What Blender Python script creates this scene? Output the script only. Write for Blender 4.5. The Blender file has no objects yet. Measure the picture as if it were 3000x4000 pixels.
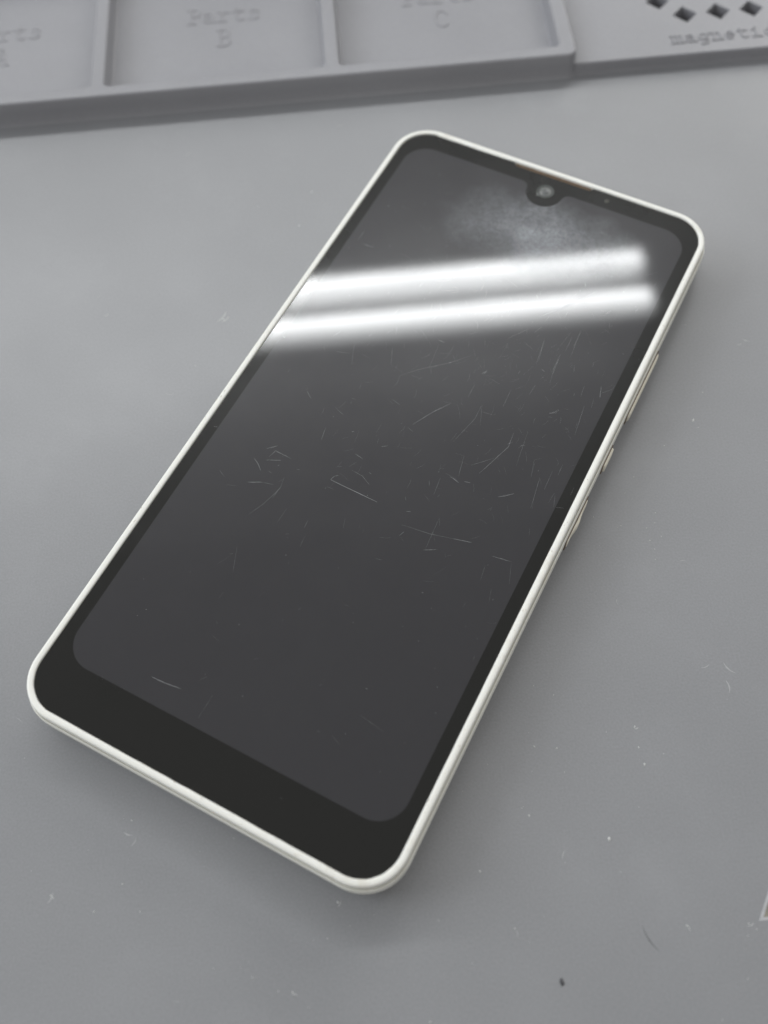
import bpy, bmesh, math, random
from mathutils import Matrix, Vector

# ------------------------------------------------------------------ scene, camera, light
scene = bpy.context.scene
MM = 0.001                      # everything below is written in millimetres
PHONE_ANGLE = math.radians(-32.293)

cam_data = bpy.data.cameras.new('camera')
cam = bpy.data.objects.new('camera', cam_data)
scene.collection.objects.link(cam)
cam_axes = ((0.99591258, 0.09021123, -0.00448037),
            (-0.08233690, 0.88635261, -0.45563108),
            (-0.03713185, 0.45413762, 0.89015743))
cam_m = Matrix(cam_axes).to_4x4()
cam_m.translation = Vector((-5.049, -94.175, 162.517)) * MM
cam.matrix_world = cam_m
cam_data.sensor_fit = 'VERTICAL'
cam_data.sensor_height = 36.0
cam_data.sensor_width = 27.0
cam_data.lens = 36.0 * 3848.4 / 4000.0
cam_data.clip_start = 0.005
cam_data.clip_end = 50.0
cam_data.dof.use_dof = True
cam_data.dof.focus_distance = 0.174
cam_data.dof.aperture_fstop = 11.5
scene.camera = cam

world = bpy.data.worlds.new('World')
scene.world = world
world.use_nodes = True
bg = world.node_tree.nodes['Background']
bg.inputs['Color'].default_value = (1.0, 1.0, 0.985, 1)
bg.inputs['Strength'].default_value = 0.43

TUBE_RADIANCE = 42.0

def soft_light(name, loc, size, watts, colour, aim=(0, 0.03, 0)):
    d = bpy.data.lights.new(name, 'AREA')
    d.shape = 'RECTANGLE'
    d.size, d.size_y = size
    d.energy = watts
    d.color = colour
    o = bpy.data.objects.new(name, d)
    scene.collection.objects.link(o)
    o.location = loc
    o.rotation_euler = (Vector(aim) - Vector(loc)).to_track_quat('-Z', 'Y').to_euler()
    return o
soft_light('window_light', (-1.9, 0.45, 1.15), (1.3, 1.1), 26.0, (0.88, 0.94, 1.0))     # window on the left
soft_light('back_fill', (1.5, 1.9, 1.3), (1.6, 1.0), 20.0, (1.0, 0.99, 0.96))           # added soft fill from behind right, no source seen there
soft_light('front_fill', (0.5, -1.7, 1.5), (1.8, 0.8), 5.0, (1.0, 0.99, 0.97))         # added fill behind the viewer, lifts faces turned to the camera

vs = scene.view_settings
vs.view_transform = 'Standard'
vs.look = 'None'
vs.exposure = 0.0
vs.gamma = 1.0
vs.use_curve_mapping = False
scene.cycles.max_bounces = 8
scene.cycles.use_denoising = True
scene.cycles.use_light_tree = False
scene.cycles.sample_clamp_indirect = 2.0

col = scene.collection
rng = random.Random(7)

# ------------------------------------------------------------------ helpers
def tag(o, label=None, cat=None, group=None, kind=None):
    if label: o['label'] = label
    if cat: o['category'] = cat
    if group: o['group'] = group
    if kind: o['kind'] = kind
    return o

def empty(name, loc=(0, 0, 0), rz=0.0):
    e = bpy.data.objects.new(name, None)
    e.empty_display_size = 0.01
    e.location = Vector(loc) * MM
    e.rotation_euler = (0, 0, rz)
    col.objects.link(e)
    return e

class MB:
    """collects vertices (mm) and faces; flat caps keep their own shading"""
    def __init__(self):
        self.v = []; self.f = []; self.flat = set(); self.mi = {}
    def add(self, pts):
        i0 = len(self.v); self.v.extend(pts); return list(range(i0, i0 + len(pts)))
    def face(self, idx, flat=False, m=0):
        if flat: self.flat.add(len(self.f))
        if m: self.mi[len(self.f)] = m
        self.f.append(tuple(idx))
    def bridge(self, a, b, closed=True, flat=False, m=0):
        n = len(a)
        for i in range(n if closed else n - 1):
            j = (i + 1) % n
            self.face((a[i], a[j], b[j], b[i]), flat, m)
    def cap(self, outer, holes=(), up=True, m=0):
        """flat fill of a loop with holes, all at one height"""
        bm = bmesh.new()
        allv = list(outer)
        for h in holes: allv += list(h)
        mp = {}
        for i in allv:
            mp[i] = bm.verts.new(self.v[i])
        bm.verts.index_update()
        inv = {v: i for i, v in mp.items()}
        edges = []
        for lp in (outer, *holes):
            for k in range(len(lp)):
                edges.append(bm.edges.new((mp[lp[k]], mp[lp[(k + 1) % len(lp)]])))
        bmesh.ops.triangle_fill(bm, use_beauty=True, use_dissolve=False, edges=edges, normal=(0, 0, 1))
        for f in bm.faces:
            f.normal_update()
            idx = [inv[v] for v in f.verts]
            if (f.normal.z > 0) != up: idx.reverse()
            self.face(idx, True, m)
        bm.free()
    def build(self, name, mats, parent=None, loc=None):
        me = bpy.data.meshes.new(name)
        me.from_pydata([(x * MM, y * MM, z * MM) for x, y, z in self.v], [], self.f)
        if not isinstance(mats, (list, tuple)): mats = [mats]
        for m in mats: me.materials.append(m)
        for i, p in enumerate(me.polygons):
            p.use_smooth = i not in self.flat
            if i in self.mi: p.material_index = self.mi[i]
        me.update()
        o = bpy.data.objects.new(name, me)
        col.objects.link(o)
        if parent: o.parent = parent
        if loc: o.location = Vector(loc) * MM
        return o

def rrect(x0, x1, y0, y1, r, n=10):
    """counter-clockwise rounded rectangle"""
    pts = []
    for cx, cy, a0 in ((x1 - r, y0 + r, -90), (x1 - r, y1 - r, 0), (x0 + r, y1 - r, 90), (x0 + r, y0 + r, 180)):
        for k in range(n + 1):
            a = math.radians(a0 + 90 * k / n)
            pts.append((cx + r * math.cos(a), cy + r * math.sin(a)))
    return pts

def rr_loop(mb, x0, x1, y0, y1, r, d, z, n=10):
    return mb.add([(x, y, z) for x, y in rrect(x0 + d, x1 - d, y0 + d, y1 - d, max(r - d, .05), n)])

def rbox(mb, x0, x1, y0, y1, z0, z1, r=1.0, b=.2, n=4, m=0):
    """solid with rounded plan corners and rounded top and bottom edges"""
    prof = [(b, z0), (b * .3, z0 + b * .3), (0, z0 + b), (0, z1 - b), (b * .3, z1 - b * .3), (b, z1)]
    loops = [rr_loop(mb, x0, x1, y0, y1, r, d, z, n) for d, z in prof]
    for a, c in zip(loops, loops[1:]): mb.bridge(a, c, m=m)
    mb.cap(loops[-1], m=m); mb.cap(loops[0], up=False, m=m)

# ------------------------------------------------------------------ materials
def new_mat(name):
    m = bpy.data.materials.new(name); m.use_nodes = True
    nt = m.node_tree
    return m, nt, nt.nodes['Principled BSDF']

def node(nt, kind, **kw):
    n = nt.nodes.new(kind)
    for k, v in kw.items(): setattr(n, k, v)
    return n

def noise(nt, coord, scale, detail=3.0, rough=.55):
    n = node(nt, 'ShaderNodeTexNoise')
    n.inputs['Scale'].default_value = scale
    n.inputs['Detail'].default_value = detail
    n.inputs['Roughness'].default_value = rough
    nt.links.new(coord, n.inputs['Vector'])
    return n.outputs['Fac']

def ramp(nt, fac, stops):
    r = node(nt, 'ShaderNodeValToRGB')
    e = r.color_ramp.elements
    e[0].position, e[0].color = stops[0][0], (*stops[0][1], 1)
    e[1].position, e[1].color = stops[-1][0], (*stops[-1][1], 1)
    for p, c in stops[1:-1]:
        k = e.new(p); k.color = (*c, 1)
    nt.links.new(fac, r.inputs['Fac'])
    return r.outputs['Color']

def math_n(nt, op, a, b=None, clamp=False):
    n = node(nt, 'ShaderNodeMath', operation=op, use_clamp=clamp)
    for i, v in enumerate((a, b)):
        if v is None: continue
        if isinstance(v, (int, float)): n.inputs[i].default_value = v
        else: nt.links.new(v, n.inputs[i])
    return n.outputs[0]

def obj_coord(nt):
    return node(nt, 'ShaderNodeTexCoord').outputs['Object']

def bump(nt, bsdf, height, strength, dist):
    b = node(nt, 'ShaderNodeBump')
    b.inputs['Strength'].default_value = strength
    b.inputs['Distance'].default_value = dist
    nt.links.new(height, b.inputs['Height'])
    nt.links.new(b.outputs['Normal'], bsdf.inputs['Normal'])

def grey(v, t=(1, 1, 1)): return (v * t[0], v * t[1], v * t[2])

def silicone(name, base, spread=.055, rough=.38):
    m, nt, b = new_mat(name)
    co = obj_coord(nt)
    big = noise(nt, co, 16.0, 4)
    fine = noise(nt, co, 2600.0, 2)
    mixf = math_n(nt, 'ADD', math_n(nt, 'MULTIPLY', big, .55), math_n(nt, 'MULTIPLY', fine, .45))
    lo = tuple(c * (1 - spread * 3) for c in base); hi = tuple(c * (1 + spread * 3) for c in base)
    wear = ramp(nt, noise(nt, co, 34.0, 9, .72), [(.54, (0, 0, 0)), (.72, (1, 1, 1))])       # rubbed, paler patches
    mxc = node(nt, 'ShaderNodeMix', data_type='RGBA')
    nt.links.new(math_n(nt, 'MULTIPLY', wear, .35), mxc.inputs['Factor'])
    nt.links.new(ramp(nt, mixf, [(.25, lo), (.75, hi)]), mxc.inputs['A'])
    mxc.inputs['B'].default_value = tuple(c * 1.22 for c in base) + (1,)
    nt.links.new(mxc.outputs['Result'], b.inputs['Base Color'])
    rr = math_n(nt, 'ADD', math_n(nt, 'MULTIPLY', noise(nt, co, 45.0, 4), .16), rough - .08)
    nt.links.new(rr, b.inputs['Roughness'])
    b.inputs['Specular IOR Level'].default_value = .5
    bump(nt, b, fine, .25, .00006)
    return m

MAT_MAT = silicone('grey_silicone', (.240, .242, .251))
MAT_TRAY = silicone('grey_silicone_tray', (.253, .252, .268), rough=.42)

def plastic(name, base, dirt=(.40, .34, .25), amount=1.1):
    m, nt, b = new_mat(name)
    co = obj_coord(nt)
    n1 = noise(nt, co, 220.0, 5, .7)
    n2 = noise(nt, co, 35.0, 3)
    f = math_n(nt, 'MULTIPLY', n1, n2)
    nt.links.new(ramp(nt, f, [(.12, tuple(x * .97 for x in base)), (.33, base),
                              (.46, tuple(x * (1 - amount * .25) + y * amount * .25 for x, y in zip(base, dirt)))]),
                 b.inputs['Base Color'])
    b.inputs['Roughness'].default_value = .38
    b.inputs['Subsurface Weight'].default_value = .12
    b.inputs['Subsurface Radius'].default_value = (.001, .0009, .0007)
    b.inputs['Subsurface Scale'].default_value = .6
    bump(nt, b, noise(nt, co, 1500.0, 3), .12, .00004)
    return m

MAT_BEZEL = plastic('cream_white_plastic', (.775, .77, .725))
MAT_COVER = plastic('cream_white_back_plastic', (.76, .75, .69), amount=.9)
MAT_KEY = plastic('cream_key_plastic', (.77, .73, .62), amount=1.0)

def screen_mat(name, base, haze, smear=False):
    """glossy cover glass over a dark layer; worn coating gives a second, rough reflection"""
    m, nt, b = new_mat(name)
    co = obj_coord(nt)
    b.inputs['Base Color'].default_value = (*base, 1)
    b.inputs['Roughness'].default_value = .045
    b.inputs['IOR'].default_value = 1.52
    b2 = node(nt, 'ShaderNodeBsdfPrincipled')
    b2.inputs['Base Color'].default_value = (*base, 1)
    b2.inputs['IOR'].default_value = 1.52
    b2.inputs['Roughness'].default_value = .28
    mx = node(nt, 'ShaderNodeMixShader')
    wear = noise(nt, co, 60.0, 4)
    fac = math_n(nt, 'MULTIPLY', math_n(nt, 'ADD', wear, .5), haze)
    if smear:
        wn = node(nt, 'ShaderNodeTexNoise')
        wn.inputs['Scale'].default_value = 130.0; wn.inputs['Detail'].default_value = 4.0
        nt.links.new(co, wn.inputs['Vector'])
        ws = node(nt, 'ShaderNodeVectorMath', operation='SCALE')
        ws.inputs['Scale'].default_value = .012
        nt.links.new(wn.outputs['Color'], ws.inputs[0])
        wa = node(nt, 'ShaderNodeVectorMath', operation='ADD')
        nt.links.new(co, wa.inputs[0]); nt.links.new(ws.outputs[0], wa.inputs[1])
        d = node(nt, 'ShaderNodeVectorMath', operation='SUBTRACT')
        nt.links.new(wa.outputs[0], d.inputs[0])
        d.inputs[1].default_value = (.0035 + .006, .0550 + .006, .0086)
        sc = node(nt, 'ShaderNodeVectorMath', operation='MULTIPLY')
        nt.links.new(d.outputs[0], sc.inputs[0])
        sc.inputs[1].default_value = (1 / .023, 1 / .0115, 0)
        ln = node(nt, 'ShaderNodeVectorMath', operation='LENGTH')
        nt.links.new(sc.outputs[0], ln.inputs[0])
        fall = math_n(nt, 'POWER', math_n(nt, 'SUBTRACT', 1.0, ln.outputs['Value'], clamp=True), 1.3)
        grime = math_n(nt, 'ADD', math_n(nt, 'MULTIPLY', noise(nt, co, 1100.0, 6, .8), 1.5), -.30, clamp=True)
        fac = math_n(nt, 'ADD', fac, math_n(nt, 'MULTIPLY', math_n(nt, 'MULTIPLY', fall, grime), .5), clamp=True)
    nt.links.new(fac, mx.inputs['Fac'])
    nt.links.new(b.outputs[0], mx.inputs[1]); nt.links.new(b2.outputs[0], mx.inputs[2])
    out = mx.outputs[0]
    if smear:
        film = node(nt, 'ShaderNodeBsdfPrincipled')
        film.inputs['Base Color'].default_value = (.50, .53, .58, 1)
        film.inputs['Roughness'].default_value = .3
        mx2 = node(nt, 'ShaderNodeMixShader')
        nt.links.new(math_n(nt, 'MULTIPLY', math_n(nt, 'MULTIPLY', fall, grime), .6, clamp=True), mx2.inputs['Fac'])
        nt.links.new(out, mx2.inputs[1]); nt.links.new(film.outputs[0], mx2.inputs[2])
        out = mx2.outputs[0]
    nt.links.new(out, nt.nodes['Material Output'].inputs['Surface'])
    return m

MAT_GLASS = screen_mat('black_border_glass', (.0060, .0060, .0052), .18)
MAT_DISPLAY = screen_mat('switched_off_display', (.0280, .0272, .0300), .30, smear=True)

def simple(name, base, rough=.5, spec=.5):
    m, nt, b = new_mat(name)
    co = obj_coord(nt)
    lo = tuple(c * .8 for c in base); hi = tuple(min(c * 1.15, 1) for c in base)
    nt.links.new(ramp(nt, noise(nt, co, 900.0, 4), [(.3, lo), (.7, hi)]), b.inputs['Base Color'])
    b.inputs['Roughness'].default_value = rough
    b.inputs['Specular IOR Level'].default_value = spec
    return m

MAT_DIRT = simple('brown_grime', (.13, .085, .05), .8)
MAT_SHADE_GRIME = simple('gap_shade_and_grime', (.15, .11, .08), .8)  # painted shade for the key gaps, also brown for the earpiece grime
MAT_HOLE_SHADE = simple('hole_floor_shade', (.02, .02, .022), .9)  # black floor colour stands in for the shade of deeper holes
MAT_SPECK = simple('beige_dirt', (.46, .41, .33), .8)
MAT_RING = simple('camera_ring_glass', (.045, .05, .046), .12)
MAT_LENS = simple('camera_lens_grey', (.11, .115, .11), .25)
MAT_PUPIL = simple('camera_pupil', (.09, .095, .095), .1)
MAT_SENSOR = simple('sensor_window', (.05, .05, .04), .1)
MAT_SCRATCH = simple('scratch_white', (.30, .30, .31), .5)
MAT_SCRATCH_FAINT = simple('scratch_faint', (.15, .15, .155), .45)
MAT_DUST = simple('pale_dust', (.60, .60, .59), .8)
MAT_SCUFF = simple('pale_scuff', (.37, .37, .375), .7)
MAT_SOOT = simple('dark_crumb', (.06, .06, .065), .8)
MAT_PRINT = simple('pale_print', (.42, .42, .43), .6)
MAT_PRINT_IN = simple('brownish_print', (.22, .205, .17), .6)
MAT_TABLE = simple('pale_table', (.45, .44, .42), .5)
MAT_ADDED_PANEL = simple('white_added_panel', (.88, .88, .88), .6)  # for the panel added to give the mirrored glow
MAT_HOUSING = simple('pale_lamp_housing', (.62, .62, .62), .6)

def emit(name, c, s):
    m, nt, b = new_mat(name)
    b.inputs['Base Color'].default_value = (.8, .8, .8, 1)
    b.inputs['Emission Color'].default_value = (*c, 1)
    b.inputs['Emission Strength'].default_value = s
    return m
MAT_TUBE = emit('lit_tube', (.975, .995, 1.0), TUBE_RADIANCE)
MAT_TUBE.cycles.emission_sampling = 'FRONT'
# frosted LED tube: the strip inside is turned a little away from the bench, so the far flank is the brightest
nt = MAT_TUBE.node_tree
nrm = node(nt, 'ShaderNodeVectorMath', operation='DOT_PRODUCT')
nt.links.new(node(nt, 'ShaderNodeTexCoord').outputs['Normal'], nrm.inputs[0])
nrm.inputs[1].default_value = (0, .80, -.60)
mr = node(nt, 'ShaderNodeMapRange', interpolation_type='SMOOTHSTEP')
mr.inputs['From Min'].default_value = -.55
mr.inputs['From Max'].default_value = .9
mr.inputs['To Min'].default_value = .20 * TUBE_RADIANCE
mr.inputs['To Max'].default_value = TUBE_RADIANCE
nt.links.new(nrm.outputs['Value'], mr.inputs['Value'])
nt.links.new(mr.outputs['Result'], nt.nodes['Principled BSDF'].inputs['Emission Strength'])

# ------------------------------------------------------------------ the table under the mat
mb = MB()
rbox(mb, -700, 700, -420, 480, -26, -2.6, r=6, b=1.5)
tag(mb.build('table', MAT_TABLE), kind='structure')

# ------------------------------------------------------------------ the lamps over the table (seen mirrored in the screen)
def tube_mesh(mb, x0, x1, y, z, r, n=20, m=0):
    prof = [(x0, r * .55), (x0 + 3, r * .88), (x0 + 8, r), (x1 - 8, r), (x1 - 3, r * .88), (x1, r * .55)]
    loops = []
    for x, q in prof:
        loops.append(mb.add([(x, y + q * math.cos(2 * math.pi * k / n), z + q * math.sin(2 * math.pi * k / n)) for k in range(n)]))
    for a, c in zip(loops, loops[1:]):
        for k in range(n):
            t = 2 * math.pi * (k + .5) / n
            back = .5 * math.cos(t) - .87 * math.sin(t) < -.60          # aluminium back of the LED tube
            j = (k + 1) % n
            mb.face((a[k], a[j], c[j], c[k]), False, 1 if back else 0)
    mb.face(list(reversed(loops[0])), True, 1); mb.face(loops[-1], True, 1)

def lamp(x0, x1, label):
    root = tag(empty('ceiling_light', ((x0 + x1) / 2, 828, 1000)), label, 'ceiling light', 'twin tube lamps over the table')
    h = (x1 - x0) / 2
    hb = MB()
    prof = [(-60, 36), (-54, 26), (-11, 26), (0, 20), (11, 26), (54, 26), (60, 36), (60, 58), (-60, 58)]
    a = hb.add([(-h - 8, y, z) for y, z in prof]); c = hb.add([(h + 8, y, z) for y, z in prof])
    hb.bridge(a, c, flat=True)
    hb.face(a, True); hb.face(list(reversed(c)), True)
    hb.build('housing', MAT_HOUSING, root)
    rb = MB()                                   # white panel added so a fading glow mirrors below the tubes
    prof = [(-61, 34), (-300, 52), (-330, 46), (-331, 48), (-300, 54), (-61, 36)]
    a = rb.add([(-h - 8, y, z) for y, z in prof]); c = rb.add([(h + 8, y, z) for y, z in prof])
    rb.bridge(a, c, flat=True)
    rb.face(a, True); rb.face(list(reversed(c)), True)
    rb.build('added_panel', MAT_ADDED_PANEL, root)
    for y in (35.5, -35.5):
        tb = MB(); tube_mesh(tb, -h, h, y, 0, 20)
        tb.build('tube', [MAT_TUBE, MAT_HOUSING], root)
    for y in (35.5, -35.5):
        for s in (-1, 1):
            eb = MB()
            rbox(eb, s * (h + 5) - 3.5, s * (h + 5) + 3.5, y - 8, y + 8, -9, 28, r=2, b=.7)
            eb.build('lamp_holder', MAT_HOUSING, root)
    return root
lamp(-795, 414, 'lit twin tube lamp mirrored in the upper half of the screen')
lamp(-2030, -825, 'lit twin tube lamp out of view, next in the row to the left')

# ------------------------------------------------------------------ the repair mat
mat = tag(empty('repair_mat'), 'grey silicone repair mat with raised parts trays, lying under the phone', 'repair mat')

mb = MB()
prof = [(1.5, -2.6), (0, -1.6), (0, -.6), (.25, -.15), (.8, 0)]
loops = [rr_loop(mb, -200, 220, -150, 160, 8, d, z, 8) for d, z in prof]
for a, c in zip(loops, loops[1:]): mb.bridge(a, c)
mb.cap(loops[-1]); mb.cap(loops[0], up=False)
mb.build('work_area', MAT_MAT, mat)

# parts tray: one moulded rim with three wells, a separate floor for each well
WELLS = [(-115.2, -63.3), (-60.0, -8.35), (-5.0, 46.55)]
Y0, Y1 = 103.45, 148.0
mb = MB()
oprof = [(-1.0, -.2), (-.72, .25), (-.35, 1.0), (-.12, 3.2), (.0, 5.5), (.12, 5.8), (.38, 5.96), (.7, 6.0)]
ol = [rr_loop(mb, -118.7, 50.3, 100.1, 151.5, 2.2, d, z, 8) for d, z in oprof]
for a, c in zip(ol, ol[1:]): mb.bridge(a, c)
holes = []
for x0, x1 in WELLS:
    iprof = [(-.55, 6.0), (-.25, 5.95), (-.05, 5.78), (.03, 5.4), (.35, 1.95), (.5, 1.62), (.85, 1.42)]
    il = [rr_loop(mb, x0, x1, Y0, Y1, 1.1, d, z, 6) for d, z in iprof]
    for a, c in zip(il, il[1:]): mb.bridge(a, c)
    holes.append(il[0])
mb.cap(ol[-1], holes)
tray = mb.build('parts_tray', MAT_TRAY, mat)
for x0, x1 in WELLS:
    fb = MB()
    l0 = rr_loop(fb, x0, x1, Y0, Y1, 1.1, .5, 1.42, 6)
    fb.cap(l0)
    fb.build('tray_floor', MAT_TRAY, tray)

# magnetic plate with square holes standing on their corners
HOLES = [(73.4, 119.6), (78.9, 114.05), (86.95, 114.15), (95.0, 114.1), (103.0, 114.1), (108.6, 119.6), (112.5, 126.0), (69.5, 126.0)]
mb = MB()
pprof = [(-.5, -.2), (-.2, .4), (0, 1.4), (0, 2.85), (.1, 3.08), (.3, 3.2)]
pl = [rr_loop(mb, 49.6, 150, 100.25, 151, .9, d, z, 5) for d, z in pprof]
for a, c in zip(pl, pl[1:]): mb.bridge(a, c)
hl = []
for hx, hy in HOLES:
    lp = []
    for dd, z in ((3.02, 3.2), (2.86, 3.08), (2.8, 2.9), (2.7, .3)):
        lp.append(mb.add([(hx, hy - dd, z), (hx + dd, hy, z), (hx, hy + dd, z), (hx - dd, hy, z)]))
    for a, c in zip(lp, lp[1:]): mb.bridge(a, c, flat=True)
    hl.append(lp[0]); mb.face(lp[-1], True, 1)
mb.cap(pl[-1], hl)
plate = mb.build('magnetic_plate', [MAT_TRAY, MAT_HOLE_SHADE], mat)

# moulded typewriter lettering: half-round ridges swept along the strokes
def arc(cx, cy, rx, ry, a0, a1, n=10):
    return [(cx + rx * math.cos(math.radians(a0 + (a1 - a0) * k / n)), cy + ry * math.sin(math.radians(a0 + (a1 - a0) * k / n))) for k in range(n + 1)]
GLYPH = {
 'P': [[(.2, 0), (.2, 1)], [(.05, 1), (.38, 1)] + arc(.38, .74, .2, .26, 90, -90) + [(.2, .48)], [(.05, 0), (.4, 0)]],
 'a': [arc(.29, .47, .19, .18, 155, 0) + [(.48, .0), (.6, 0)], arc(.28, .19, .2, .18, 0, 360, 14)],
 'r': [[(.06, .64), (.2, .64), (.2, 0)], [(.05, 0), (.42, 0)], [(.2, .4)] + arc(.42, .42, .2, .22, 170, 50)],
 't': [[(.22, .9), (.22, .2)] + arc(.39, .19, .17, .19, 180, 320), [(.05, .64), (.5, .64)]],
 's': [[(.5, .6), (.49, .5), (.42, .62), (.28, .66), (.15, .6), (.13, .48), (.22, .38), (.38, .32), (.5, .22), (.47, .08), (.32, 0), (.17, .03), (.09, .13), (.08, .0)]],
 'A': [[(.12, 0), (.3, 1), (.5, 0)], [(.03, 0), (.24, 0)], [(.38, 0), (.6, 0)], [(.17, 1), (.3, 1)], [(.19, .36), (.43, .36)]],
 'B': [[(.15, 0), (.15, 1)], [(.03, 1), (.33, 1)] + arc(.33, .77, .17, .23, 90, -90) + [(.15, .54)], [(.33, .54)] + arc(.35, .27, .2, .27, 90, -90) + [(.03, 0)]],
 'C': [arc(.34, .5, .28, .5, 42, 315, 18), [(.55, .98), (.55, .72)]],
 'm': [[(-.02, .64), (.08, .64), (.08, 0)], arc(.195, .5, .115, .15, 180, 0) + [(.31, 0)], arc(.425, .5, .115, .15, 180, 0) + [(.54, 0)], [(-.02, 0), (.17, 0)], [(.25, 0), (.38, 0)], [(.48, 0), (.64, 0)]],
 'g': [arc(.27, .38, .2, .26, 0, 360, 16), [(.6, .64), (.47, .64), (.47, -.1)] + arc(.32, -.1, .15, .16, 0, -90) + [(.12, -.26)]],
 'n': [[(.03, .64), (.14, .64), (.14, 0)], arc(.31, .44, .17, .21, 180, 0) + [(.48, 0)], [(.02, 0), (.27, 0)], [(.37, 0), (.6, 0)]],
 'e': [[(.1, .34), (.5, .34)] + arc(.3, .33, .2, .32, 0, 310, 16)],
 'i': [[(.12, .64), (.3, .64), (.3, 0)], [(.06, 0), (.54, 0)], [(.29, .84), (.31, .87)]],
 'c': [arc(.32, .33, .22, .32, 42, 318, 16), [(.5, .66), (.5, .5)]],
}
def ridge(mb, pts, w, h, z):
    m = 7; rings = []
    # end caps: two shrunken rings
    n = len(pts)
    for i, (x, y) in enumerate(pts):
        a = pts[max(i - 1, 0)]; b = pts[min(i + 1, n - 1)]
        dx, dy = b[0] - a[0], b[1] - a[1]
        L = math.hypot(dx, dy) or 1
        dx /= L; dy /= L
        ext = -1 if i == 0 else (1 if i == n - 1 else 0)
        secs = [(0, 1)]
        if ext == -1: secs = [(-.5 * w, .25), (-.35 * w, .75), (0, 1)]
        if ext == 1: secs = [(0, 1), (.35 * w, .75), (.5 * w, .25)]
        for off, sc in secs:
            px, py = x + dx * off, y + dy * off
            ring = []
            for k in range(m):
                t = math.pi * k / (m - 1)
                c = math.cos(t) * w / 2 * sc
                ring.append((px - dy * c, py + dx * c, z - .05 + (h + .05) * math.sin(t) ** .7 * (sc if sc < 1 else 1)))
            rings.append(mb.add(ring))
    for a, b in zip(rings, rings[1:]): mb.bridge(a, b, closed=False)

def lettering(text, cx, y, z, cap, pitch, w, h, parent, left=None):
    mb = MB()
    x = cx - pitch * len(text) / 2 if left is None else left
    sx = pitch / .66
    for ch in text:
        for st in GLYPH[ch]:
            ridge(mb, [(x + .03 * sx + px * sx, y + py * cap) for px, py in st], w, h, z)
        x += pitch
    o = mb.build('lettering', MAT_TRAY, parent)
    tag(o, 'raised moulded lettering reading ' + text)
    return o
for letter, cx in (('A', -87.3), ('B', -32.6), ('C', 21.0)):
    lettering('Parts', cx, 128.6, 1.42, 5.2, 3.75, .55, .19, tray)
    lettering(letter, cx, 119.6, 1.42, 5.8, 3.9, .55, .19, tray)
lettering('magnetic', 0, 104.1, 3.2, 3.7, 3.13, .46, .26, plate, left=73.6)

# pale outlined mark at the lower right of the mat
mb = MB()
quad = [(46.4, -85.8), (60.2, -85.9), (65.2, -77.8), (51.4, -77.7)]
cxy = (sum(p[0] for p in quad) / 4, sum(p[1] for p in quad) / 4)
def inset(q, d):
    out = []
    n = len(q)
    for i in range(n):
        a, b, c = Vector(q[i - 1]), Vector(q[i]), Vector(q[(i + 1) % n])
        e1 = (b - a).normalized(); e2 = (c - b).normalized()
        n1 = Vector((-e1.y, e1.x)); n2 = Vector((-e2.y, e2.x))
        s = (n1 + n2); s = s / (1 + n1.dot(n2))
        out.append(tuple(b + s * d))
    return out
o0 = mb.add([(x, y, -.02) for x, y in quad])
o1 = mb.add([(x, y, .06) for x, y in inset(quad, .05)])
i1 = mb.add([(x, y, .06) for x, y in inset(quad, .42)])
i0 = mb.add([(x, y, .008) for x, y in inset(quad, .45)])
mb.bridge(o0, o1, flat=True); mb.bridge(o1, i1, flat=True); mb.bridge(i1, i0, flat=True)
mb.face(i0, True, 1)
tag(mb.build('outlined_mark', [MAT_PRINT, MAT_PRINT_IN], mat), 'pale slanted outline printed on the mat')

# ------------------------------------------------------------------ the phone
phone = tag(empty('smartphone', (0, 0, 0), PHONE_ANGLE),
            'white smartphone lying face up with a scratched dark screen mirroring two tube lamps', 'smartphone')
HW, HH, R = 35.0, 73.0, 8.1

def frame_loop(mb, d, z, n=14, wob=0.0, seed=0):
    pts = rrect(-HW + d, HW - d, -HH + d, HH - d, max(R - d, .3), n)
    # extra points along the straight sides so that the edge can be uneven
    out = []
    for i, p in enumerate(pts):
        q = pts[(i + 1) % len(pts)]
        L = math.hypot(q[0] - p[0], q[1] - p[1])
        k = (52 if L > 90 else 24) if L > 10 else 1
        for j in range(k):
            t = j / k
            out.append((p[0] + (q[0] - p[0]) * t, p[1] + (q[1] - p[1]) * t))
    r = random.Random(seed)
    res = []
    for x, y in out:
        if wob:
            L = math.hypot(x / HW, y / HH)
            e = r.uniform(-wob, wob)
            s = 1 - e / 60
            x, y = x * s, y * s
            if y > 70 and -27 < x < -9.5: y -= .2 + r.uniform(-.05, .05)      # chipped inner lip
        res.append((x, y, z))
    return res

mb = MB()
fp = [(1.62, 7.0, 0), (1.62, 8.55, .03), (1.55, 8.72, .03), (1.38, 8.80, 0), (.9, 8.80, 0), (.64, 8.75, 0), (.5, 8.62, 0),
      (.43, 8.38, 0), (.41, 7.95, 0), (.41, 7.2, 0), (.42, 6.7, 0)]
pl = [frame_loop(mb, d, z, wob=w, seed=3) for d, z, w in fp]
loops = []
for l in pl:
    loops.append(mb.add(l))
for a, c in zip(loops, loops[1:]): mb.bridge(c, a)
mb.build('bezel_frame', MAT_BEZEL, phone)

mb = MB()
cp = [(.42, 6.7), (.33, 6.74), (.29, 6.92), (.2, 7.02), (.1, 6.98), (.03, 6.75), (0, 6.3), (0, 5.2), (.03, 4.0), (.12, 2.6), (.35, 1.6), (.8, .8), (1.5, .3), (2.6, .06), (3.6, 0.02)]
loops = [mb.add(frame_loop(mb, d, z)) for d, z in cp]
for a, c in zip(loops, loops[1:]): mb.bridge(c, a)
mb.cap(loops[-1], up=False)
mb.build('back_cover', MAT_COVER, phone)

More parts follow.
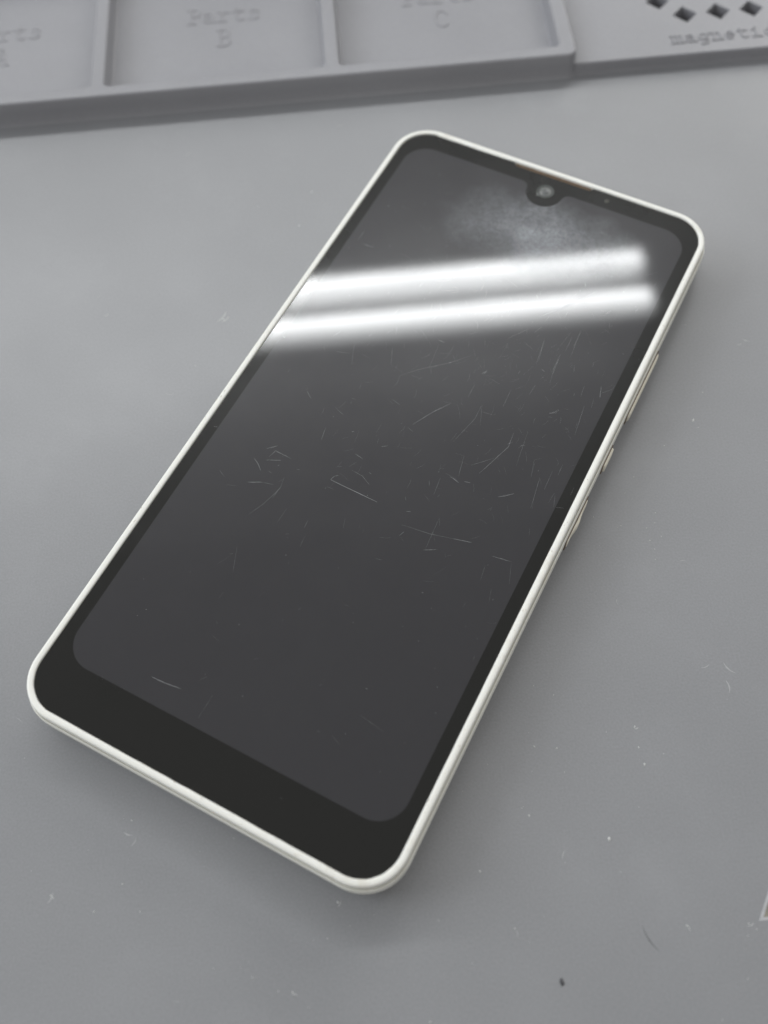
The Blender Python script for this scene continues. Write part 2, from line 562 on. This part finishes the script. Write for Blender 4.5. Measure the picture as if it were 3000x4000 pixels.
# specks of dirt and little nicks in the frame
mb = MB()
r = random.Random(31)
for k in range(46):
    side = r.choice('rrrrbtll')
    u = r.uniform(-1, 1)
    dd = r.uniform(.5, 1.5)
    x, y = {'r': (HW - dd, 62 * u), 'l': (-HW + dd, 62 * u), 'b': (25 * u, -HH + dd), 't': (25 * u, HH - dd)}[side]
    ang = (math.pi / 2 if side in 'rl' else 0) + r.uniform(-.4, .4)
    a, b = r.uniform(.06, .4) * r.random() + .05, r.uniform(.025, .07)
    mb.face(mb.add([(x + a * math.cos(t) * math.cos(ang) - b * math.sin(t) * math.sin(ang),
                     y + a * math.cos(t) * math.sin(ang) + b * math.sin(t) * math.cos(ang), 8.806) for t in [k2 * math.pi / 3 for k2 in range(6)]]), True)
fs = mb.build('frame_dirt', MAT_SPECK, phone)
fs['kind'] = 'stuff'

# cover glass: black border, with the cut-out for the earpiece at the top
GX, GY, GR = 33.31, 71.32, 6.4
SL, SR, SD = -8.8, 8.4, .85
def glass_outline(d):
    pts = rrect(-GX + d, GX - d, -GY + d, GY - d, GR - d, 14)
    out = []
    for i, p in enumerate(pts):
        out.append(p)
        q = pts[(i + 1) % len(pts)]
        if p[0] > 5 and q[0] < -5 and p[1] > 0:          # the top side, walked right to left
            y = GY - d
            for k in range(5):                            # soft shoulders
                t = k / 4
                out.append((SR + d + .5 - .9 * t, y - SD * (3 * t * t - 2 * t ** 3)))
            for k in range(5):
                t = 1 - k / 4
                out.append((SL - d - .5 + .9 * t, y - SD * (3 * t * t - 2 * t ** 3)))
    return out
mb = MB()
loops = [mb.add([(x, y, z) for x, y in glass_outline(d)]) for d, z in ((.0, 7.3), (.0, 8.45), (.03, 8.54), (.1, 8.6))]
for a, c in zip(loops, loops[1:]): mb.bridge(a, c)
mb.cap(loops[-1])
glass = mb.build('cover_glass', MAT_GLASS, phone)

# switched-off display with the drop-shaped notch round the camera
def display_outline():
    pts = rrect(-31.0, 31.0, -62.8, 67.2, 5.2, 14)
    out = []
    for i, p in enumerate(pts):
        out.append(p)
        q = pts[(i + 1) % len(pts)]
        if p[0] > 5 and q[0] < -5 and p[1] > 0:
            y = 67.2
            out += [(5.6, y), (4.9, y - .12), (4.3, y - .5), (3.95, y - 1.1)]
            out += [(3.9 * math.cos(math.radians(a)), 65.95 + 3.9 * math.sin(math.radians(a))) for a in range(-5, -176, -10)]
            out += [(-3.95, y - 1.1), (-4.3, y - .5), (-4.9, y - .12), (-5.6, y)]
    return out
mb = MB()
l0 = mb.add([(x, y, 8.58) for x, y in display_outline()])
l1 = mb.add([(x, y, 8.612) for x, y in display_outline()])
mb.bridge(l0, l1, flat=True); mb.cap(l1)
display = mb.build('display', MAT_DISPLAY, phone)

# earpiece slot with grime in it
mb = MB()
rbox(mb, SL + .1, SR - .1, 70.3, 71.5, 7.6, 8.32, r=.3, b=.08)
slot = mb.build('earpiece_slot', MAT_DIRT, phone)
tag(slot, 'narrow earpiece slot filled with brown grime')
mb = MB()
r = random.Random(5)
x = SL + .3
while x < SR - .4:
    w = r.uniform(.2, .7); y = r.uniform(70.62, 71.1); h = r.uniform(.1, .22)
    ring = mb.add([(x + w * .5 * math.cos(a), y + h * math.sin(a), 8.3) for a in [k * math.pi / 3 for k in range(6)]])
    top = mb.add([(x + w * .3 * math.cos(a), y + h * .5 * math.sin(a), 8.3 + r.uniform(.08, .2)) for a in [k * math.pi / 3 for k in range(6)]])
    mb.bridge(ring, top); mb.face(top)
    x += w * r.uniform(.6, 1.5)
g = mb.build('grime', MAT_COVER if False else MAT_SHADE_GRIME, slot)
g['kind'] = 'stuff'

# front camera: clear window, grey lens barrel, pupil
def disc(mb, x, y, z, prof, n=32, cap_m=0):
    loops = [mb.add([(x + rr * math.cos(2 * math.pi * k / n), y + rr * math.sin(2 * math.pi * k / n), z + dz) for k in range(n)]) for rr, dz in prof]
    for a, c in zip(loops, loops[1:]): mb.bridge(a, c)
    mb.face(loops[-1], True, cap_m)
mb = MB(); disc(mb, 0, 0, 0, [(1.9, -.03), (1.88, .03), (1.75, .045)])
camera_part = mb.build('front_camera', MAT_RING, phone, (0, 66.3, 8.6))
mb = MB(); disc(mb, 0, 0, 0, [(1.25, .04), (1.2, .09), (1.0, .09), (.95, .06)])
mb.build('lens_barrel', MAT_LENS, camera_part, (.08, -.12, 0))
mb = MB(); disc(mb, 0, 0, 0, [(.72, .055), (.7, .10), (.6, .15), (.42, .20), (.2, .23)], n=24)
mb.build('lens', MAT_PUPIL, camera_part, (.12, -.25, 0))
mb = MB(); disc(mb, 0, 0, 0, [(.52, -.03), (.5, .02), (.4, .025)], n=20)
mb.build('light_sensor', MAT_SENSOR, phone, (12.5, 69.3, 8.6))

# keys on the right side: dark block coloured as the gap's shade, key standing proud of it
def key(name, ya, yb, z0, z1, bulge, label=None):
    """yb < ya; bulge(t) gives how far the key stands out at t = 0 (upper end) .. 1"""
    sb = MB()
    n = 10
    rings = []
    # dark lozenge proud of the side wall, its colour stands for gap shade
    def section(y, x, za, zb, rr):
        return [(x - .6, y, za), (x - rr, y, za), (x, y, za + rr), (x, y, zb - rr), (x - rr, y, zb), (x - .6, y, zb)]
    for y in (ya + .35, yb - .35):
        rings.append(sb.add(section(y, HW + .17, z0 - .25, z1 + .12, .02)))
    sb.bridge(rings[0], rings[1], flat=True); sb.face(list(reversed(rings[0])), True); sb.face(rings[1], True)
    kb = MB(); kr = []
    for i in range(25):
        t = i / 24
        y = ya + (yb - ya) * t
        e = min(t, 1 - t) * abs(ya - yb)
        cut = .22 * max(0, 1 - e / .3) ** 2
        kr.append(kb.add(section(y, HW + bulge(t) - cut, z0 + cut, z1 - cut, .16)))
    for a, c in zip(kr, kr[1:]): kb.bridge(a, c)
    kb.face(list(reversed(kr[0])), True); kb.face(kr[-1], True)
    k = kb.build(name, MAT_KEY, phone)
    sb.build('key_gap_shade', MAT_SHADE_GRIME, k)
    if label: tag(k, label)
    return k
key('volume_key', 40.2, 24.2, 3.2, 5.5, lambda t: .50)
key('side_button', 16.6, 12.2, 3.2, 5.5, lambda t: .54)
key('power_key', 4.8, -4.9, 2.9, 5.4,
    lambda t: .32 + .30 * math.exp(-((t - .52) / .17) ** 2) - .07 * math.exp(-((t - .78) / .1) ** 2),
    'worn side key with a wavy outline')

# scratches on the glass: shallow grooves with pale, broken edges
SCR=[(1,(-20.14,0.83),(-18.57,-0.29)),(1,(-13.55,-0.01),(-11.55,-0.72)),(1,(-4.9,6.26),(-3.01,5.86)),(2,(0.99,3.1),(3.33,7.49),(5.22,10.17)),(1,(9.23,3.05),(10.67,9.17),(10.54,12.26)),(0,(10.55,12.52),(12.15,8.34)),(1,(11.28,11.14),(13.33,11.42)),(2,(7.95,18.78),(8.23,19.9)),(1,(7.51,12.89),(7.43,16.08)),(1,(14.21,13.79),(13.99,17.95)),(1,(17.43,18.29),(17.63,20.81)),(1,(19.56,23.92),(19.19,28.4)),(2,(16.25,-0.9),(18.63,6.42),(18.28,9.56)),(1,(14.22,-0.02),(17.27,3.13)),(2,(18.21,6.87),(18.91,7.68)),(2,(20.28,7.49),(21.18,8.03)),(0,(21.5,3.33),(20.45,11.14)),(1,(13.21,-2.99),(12.25,1.25)),(3,(12.31,-3.78),(13.78,-4.18)),(2,(11.99,-3.75),(12.23,-3.88)),(1,(10.89,-8.29),(10.47,-4.84)),(1,(8.88,-6.13),(9.43,-7.07)),(1,(21.18,-3.65),(23.5,-1.88)),(0,(24.79,2.51),(23.88,6.01),(24.97,6.89)),(1,(27.24,-3.26),(26.25,2.98)),(0,(27.85,1.2),(27.71,5.18)),(0,(29.58,-0.91),(29.74,1.57)),(0,(24.13,-5.76),(23.35,-4.49)),(2,(25.07,-14.54),(28.47,-14.06)),(2,(13.94,-18.84),(16.13,-17.65)),(0,(14.3,-18.57),(13.81,-12.08)),(1,(8.55,-16.12),(13.63,-15.54),(17.72,-14.56)),(3,(17.72,-14.56),(20.85,-13.78)),(2,(9.1,-18.18),(9.51,-17.18)),(1,(6.57,-10.92),(7.06,-11.54)),(2,(7.96,-13.48),(8.85,-13.14)),(1,(7.46,-23.91),(8.56,-23.63)),(3,(-6.92,-13.82),(2.59,-14.1)),(2,(-6.92,-13.82),(-6.69,-12.86),(-6.06,-12.4)),(1,(-6.77,-15.36),(-5.59,-15.26)),(1,(-4.5,-10.39),(-2.17,-10.62),(-0.24,-11.63)),(1,(-1.48,-9.44),(-0.92,-9.51)),(1,(-7.31,-11.09),(-6.43,-10.5)),(2,(-5.51,-7.13),(-3.76,-7.48)),(2,(-1.97,-3.66),(-1.08,-3.07)),(3,(-8.27,-3.18),(-7.97,-3.14)),(1,(-12.53,-7.19),(-13.06,-4.61)),(2,(-20.61,-13.38),(-19.03,-11.94)),(2,(-19.22,-14.57),(-18.85,-13.02),(-15.57,-13.17)),(2,(-19.4,-15.42),(-16.99,-14.33)),(2,(-21.6,-16.1),(-20.46,-16.7),(-19.24,-17.75)),(1,(-17.85,-17.26),(-17.14,-17.31)),(1,(-25.95,-21.02),(-24.47,-21.78)),(3,(-20.12,-20.91),(-17.74,-19.73)),(1,(-17.74,-19.73),(-15.56,-19.24)),(0,(-23.23,-23.05),(-21.54,-22.45)),(1,(-16.52,-26.25),(-15.29,-23.48),(-14.18,-19.29),(-14.67,-17.07)),(1,(-14.4,-21.73),(-14.29,-19.1)),(1,(-13.5,-14.65),(-12.91,-14.51)),(0,(-11.21,-25.5),(-11.07,-22.34)),(1,(-6.43,-24.3),(-6.58,-22.72)),(0,(-5.35,-27.71),(-5.53,-25.49)),(0,(-13.21,-37.12),(-15.11,-32.59)),(1,(-15.53,-34.42),(-15.07,-34.09)),(0,(-8.85,-26.91),(-8.23,-26.46)),(1,(0.49,2.07),(1.64,1.71)),(0,(-0.24,-21.44),(-0.91,-19.42)),(0,(20.66,-6.78),(21.16,-6.05)),(2,(-31.89,-13.63),(-31.11,-13.35)),(2,(22.59,16.34),(23.73,17.69)),(1,(20.6,13.02),(20.49,14.26)),(1,(13.47,11.59),(13.68,11.8)),(2,(14.54,-3.56),(15.68,-3.29)),(2,(13.49,4.28),(13.65,4.21)),(2,(-16.93,-15.35),(-16.7,-15.44)),(2,(-13.1,-1.91),(-12.87,-1.9)),(1,(-6.19,11.5),(-3.53,14.47),(1.15,18.44),(3.99,21.72)),(0,(-1.88,15.62),(-2.65,21.35)),(1,(-8.77,13.26),(-10.23,16.62)),(0,(-15.51,9.96),(-17.39,14.51)),(1,(-19.62,11.22),(-17.18,12)),(2,(-3.21,22.25),(-1.8,22.24)),(0,(-0.01,19.7),(0.1,22.35)),(1,(8.59,28.41),(11.26,32.27)),(1,(12.54,31.85),(13.35,33.77)),(1,(15.8,25.4),(15.08,31.02)),(0,(19.19,24.59),(19.08,29.22)),(1,(20.59,32),(20.47,36.19)),(0,(18.25,31.19),(18.84,34.92)),(2,(7.59,18.71),(8.14,19.85)),(1,(11.94,35.76),(15.49,40.31),(19.55,46.45)),(1,(4.12,33.38),(4.2,36.28)),(0,(8.33,35.78),(7.88,38.06)),(0,(1.99,41.77),(5.4,40.48)),(1,(2.81,44.39),(4.72,44.57)),(1,(11.04,50.22),(14,50.53)),(0,(-7.8,33.37),(-4.6,35.07)),(2,(-27.83,37.25),(-25.17,37.37)),(1,(-29.06,37.83),(-29.01,40.59)),(3,(17.29,24.66),(17.92,24.44)),(2,(27.54,46.16),(27.72,46.1)),(2,(-30.74,9.74),(-30.1,9.85)),(1,(2.63,45.42),(4.21,45.07)),(1,(5.38,45.63),(5.91,47.01)),(1,(7.35,46.95),(7.86,49.07)),(1,(9.6,50.28),(10.18,50.93)),(1,(2.77,30.25),(3.41,31.27)),(1,(13.69,21.9),(13.8,22.62)),(3,(0.93,18.33),(1.32,18.66)),(3,(-15.41,-58.97),(-13.29,-58.91),(-10.04,-58.5)),(0,(-4.85,-61.3),(-4.83,-56.98)),(0,(-8.04,-55.87),(-7.28,-54.81)),(0,(18,-49.12),(22.46,-49.74)),(0,(15.56,-53.97),(17.24,-54.71)),(1,(13.13,-54.49),(13.59,-54.33)),(2,(9.96,-46.66),(10.09,-46.63)),(3,(17.36,-25.91),(17.54,-25.9)),(0,(-10.99,-45.91),(-10.46,-46.44)),(0,(-10.42,-48.4),(-8.81,-48.76)),(0,(6.71,-33.78),(7.6,-33.65)),(0,(0.22,-38.05),(0.49,-37.51)),(0,(16.98,-32.79),(17.4,-32.66)),(2,(-23.61,-51.15),(-23.35,-51.17)),(0,(13.11,-66.1),(13.55,-65.94)),(0,(-1.98,-48.8),(-1.43,-48.44)),(1,(9.74,-47.79),(10.14,-47.51)),(0,(24.74,2.57),(24.21,5.69)),(1,(28.9,4.91),(28.78,7.38)),(0,(27.88,1.34),(27.71,5.3)),(0,(27.22,-2.82),(26.21,3.01)),(0,(30.73,-1.21),(30.01,1.03)),(1,(31.04,-1.13),(32.34,-0.62)),(0,(25.18,-19.56),(24.78,-16.7)),(0,(28.08,-22.35),(27.51,-20.15)),(0,(29.82,-17.98),(28.51,-14.32)),(2,(21.24,-3.69),(22.32,-2.93),(23.38,-1.86)),(2,(17.48,-25.89),(17.6,-25.91)),(0,(27.51,-3.21),(27.22,-2)),(0,(29.16,-8.27),(28.62,-6.69)),(0,(21.13,-6.8),(21.16,-6.11)),(0,(24.6,-25.09),(24.77,-24.26)),(0,(30.09,-32.9),(30,-32)),(3,(28.43,-43.35),(28.57,-43.37)),(0,(32.42,2.22),(32.38,3.99)),(0,(27.95,6.69),(28.05,7.3)),(1,(15.95,26.22),(14.86,31.56)),(1,(21.04,29.25),(20.35,36.23)),(1,(19.59,30.35),(19.47,34.09)),(1,(19.24,25.48),(19.07,29.35)),(0,(19.96,22.03),(19.28,25.64)),(0,(22.78,26.94),(22.4,28.26)),(1,(25.56,29.4),(25.41,30.42)),(1,(26.12,22.24),(25.82,24.64)),(1,(24.88,21.63),(24.87,22.43)),(2,(29.37,23.44),(28.69,25.91)),(1,(29.25,24.53),(30.7,26.23)),(0,(28.83,20.67),(28.44,22.85)),(1,(28.33,14.09),(27.5,20.54)),(3,(22.37,16.31),(23.61,17)),(1,(22.5,15.46),(23.21,15.69)),(2,(23.45,17.63),(23.62,17.74)),(1,(23.11,42.03),(23.8,43.1)),(1,(25.06,39.09),(24.64,40.32)),(1,(17.99,22.55),(18.24,23.49)),(2,(32.56,34.74),(32.77,34.76)),(0,(18.17,29.8),(18.15,30.63)),(0,(30.7,26.23),(30.84,27.23))]
DUST=[(-49.4,-62.5,3),(-50.5,-72.1,3),(-61.7,-72.8,3),(-54.8,-75.8,3),(-47.6,-76.4,3),(-16.9,-77.7,3),(-18.8,-82.7,2),(-20.9,-82.8,1),(-15.3,-81.2,1),(-36.2,-85.4,2),(-32.1,-85.6,1),(-30.9,-84.9,1),(-30.4,-87.1,2),(-26.5,-89.3,2),(-24.4,-89.6,3),(-22.1,-91.8,2),(-32.9,-66.7,1),(-56.1,-66.5,1),(-37.6,-70.7,1),(-65.1,-68.9,1),(-49.9,-66.6,1),(-38.3,-68.3,1),(18.2,-46.4,2),(21.3,-48.3,2),(16.8,-56.6,3),(20.4,-57.2,3),(28.9,-55.3,1),(33.7,-54.9,3),(33.7,-58.3,3),(34.1,-61.1,4),(37.5,-59.7,2),(21.0,-61.2,2),(13.3,-66.2,2),(13.6,-66.0,1),(14.3,-67.4,3),(26.3,-72.1,6),(18.8,-75.0,2),(5.5,-75.1,3),(14.3,-82.4,1),(11.6,-85.8,1),(9.7,-83.7,3),(44.8,-86.0,3),(35.5,-85.5,3),(42.8,-93.4,2),(-4.4,-95.2,3),(38.9,-91.0,1),(37.8,-98.4,2),(8.8,-58.8,1),(15.8,-60.6,1),(16.2,-54.2,1),(4.2,-62.7,1),(2.7,-88.0,1),(-1.7,-81.6,2),(33.1,-85.8,1),(31.8,-67.7,1),(45.8,-86.9,2),(44.3,-87.7,2),(59.7,8.8,3),(56.5,2.7,5),(57.1,1.0,2),(60.9,26.1,1),(60.0,25.1,1),(45.2,-16.2,3),(44.7,-18.2,2),(43.1,-21.6,3),(45.3,-21.0,2),(40.5,-11.6,2),(41.6,-12.9,1),(33.9,-15.9,2),(38.5,-18.1,2),(43.0,-19.1,2),(42.8,-8.4,2),(49.8,-2.3,2),(43.6,-23.4,2),(40.5,-19.8,1),(37.8,-18.5,1),(43.3,-25.4,2),(-13.7,70.5,3),(-16.9,60.9,3),(-25.7,67.5,2),(-22.1,80.9,1),(-33.9,37.4,3),(-39.5,26.0,2),(-43.0,68.2,1)]
mb = MB()
r = random.Random(11)
def scratch(pts, w, m):
    # resample and taper to both ends, slightly uneven
    P = [Vector(p) for p in pts]
    seg = []
    for a, b in zip(P, P[1:]):
        k = max(2, int((b - a).length / .5))
        seg += [a.lerp(b, i / k) for i in range(k)]
    seg.append(P[-1])
    n = len(seg)
    left, right = [], []
    for i, p in enumerate(seg):
        a = seg[max(i - 1, 0)]; b = seg[min(i + 1, n - 1)]
        d = (b - a)
        d = d.normalized() if d.length else Vector((1, 0))
        q = Vector((-d.y, d.x))
        t = i / (n - 1)
        ww = w * (.25 + .75 * math.sin(math.pi * min(max(t, .02), .98)) ** .6) * r.uniform(.55, 1.2) * .5
        o = r.uniform(-.015, .015)
        left.append((p.x + q.x * (ww + o), p.y + q.y * (ww + o), 8.618))
        right.append((p.x - q.x * (ww - o), p.y - q.y * (ww - o), 8.618))
    L = mb.add(left); Rr = mb.add(right)
    for i in range(n - 1):
        mb.face((Rr[i], Rr[i + 1], L[i + 1], L[i]), True, m)
WID = {0: (.026, 1), 1: (.042, 1), 2: (.040, 0), 3: (.065, 0)}
for wt, *pts in SCR:
    w, m = WID[wt]
    scratch(pts, w, m)
for k in range(420):                       # hairlines between the named scratches
    while True:
        x, y = r.gauss(8, 15), r.gauss(28, 24)
        if -30 < x < 30.5 and -58 < y < 62: break
    a = r.gauss(1.35, .5) if r.random() < .6 else r.uniform(0, 3.14)
    L = r.uniform(.3, 2.2) * (1.6 if r.random() < .15 else 1)
    scratch([(x, y), (x + L * .5 * math.cos(a), y + L * .5 * math.sin(a)), (x + L * math.cos(a + .1), y + L * math.sin(a + .1))], r.uniform(.008, .024), 1)
for k in range(50):                        # little nicks
    x, y = r.uniform(-30, 31), r.uniform(-58, 64)
    a = r.uniform(0, 3.14); L = r.uniform(.08, .25)
    scratch([(x, y), (x + L * math.cos(a), y + L * math.sin(a))], r.uniform(.04, .08), r.choice((0, 1, 1)))
for k in range(150):                       # dense rubbed spot near the camera
    x, y = r.gauss(4, 7), r.gauss(51, 4)
    a = r.uniform(0, 3.14); L = r.uniform(.3, 1.3)
    scratch([(x, y), (x + L * .5 * math.cos(a) + .05, y + L * .5 * math.sin(a)), (x + L * math.cos(a), y + L * math.sin(a))], r.uniform(.025, .06), 1)
s = mb.build('scratches', [MAT_SCRATCH, MAT_SCRATCH_FAINT], phone)
s['kind'] = 'stuff'

# ------------------------------------------------------------------ dust and scuffs on the mat
mb = MB()
r = random.Random(23)
def crumb(x, y, size, m):
    a0 = r.uniform(0, 6.28); el = r.uniform(1.0, 2.2)
    ca, sa = math.cos(a0), math.sin(a0)
    base, top = [], []
    for k in range(7):
        t = 2 * math.pi * k / 7
        rr = size * r.uniform(.75, 1.2)
        u, v = rr * el * math.cos(t), rr * math.sin(t)
        base.append((x + u * ca - v * sa, y + u * sa + v * ca, -.01))
        top.append((x + .6 * (u * ca - v * sa), y + .6 * (u * sa + v * ca), size * r.uniform(.5, .9)))
    b = mb.add(base); t = mb.add(top)
    mb.bridge(b, t, m=m); mb.face(t, False, m)
def fibre(x, y, L, a, w, m, bend=.5):
    n = 8; left, right = [], []
    for i in range(n + 1):
        t = i / n
        ang = a + bend * (t - .5)
        px = x + L * (t - .5) * math.cos(ang); py = y + L * (t - .5) * math.sin(ang)
        ww = w * .5 * (.2 + math.sin(math.pi * min(max(t, .03), .97)) * r.uniform(.7, 1.1))
        left.append((px - math.sin(ang) * ww, py + math.cos(ang) * ww, .014)); right.append((px + math.sin(ang) * ww, py - math.cos(ang) * ww, .014))
    A = mb.add(left); B = mb.add(right)
    for i in range(n): mb.face((B[i], B[i + 1], A[i + 1], A[i]), True, m)
for x, y, wt in DUST:
    crumb(x, y, {1: .045, 2: .07, 3: .10, 4: .13, 5: .18, 6: .25}[wt], 0)
    if wt == 3 and r.random() < .4: fibre(x + .3, y - .3, r.uniform(.6, 1.4), r.uniform(0, 3), .07, 0)
for k in range(150):
    x, y = r.uniform(-95, 110), r.uniform(-118, 98)
    crumb(x, y, r.uniform(.02, .045), 0 if r.random() < .75 else 1)
for x, y, L, a, w in ((51.3, -46.6, 2.6, -.9, .22), (50.7, -49.6, 2.2, 1.6, .2), (-33.8, 37.6, 3.2, .9, .35), (-33.2, 36.9, 2.2, .7, .3),
                      (-49.9, -64.7, 1.6, -.4, .2), (-61.6, -73.3, 1.8, 1.1, .18), (-48.8, -66, 1.6, 1.0, .12), (10, -84.5, 1.2, 1.5, .12),
                      (47.6, -45.9, 1.6, .3, .14), (71, 20, 1.6, -.5, .16), (69.5, 19.2, 1.2, .2, .12)):
    fibre(x, y, L, a, w, 1)
for k in range(40):
    fibre(r.uniform(-90, 105), r.uniform(-115, 96), r.uniform(.5, 2.0), r.uniform(0, 3.14), r.uniform(.05, .12), 1, r.uniform(-1, 1))
crumb(15.5, -91.5, .3, 2); crumb(15.7, -91.9, .2, 2)
fibre(29.5, -87, 4.2, -1.1, .1, 2, .3)
crumb(31.0, 126.8, .28, 2)
tag(mb.build('dust', [MAT_DUST, MAT_SCUFF, MAT_SOOT]), 'pale dust specks and fibres scattered over the grey mat', 'dust', kind='stuff')
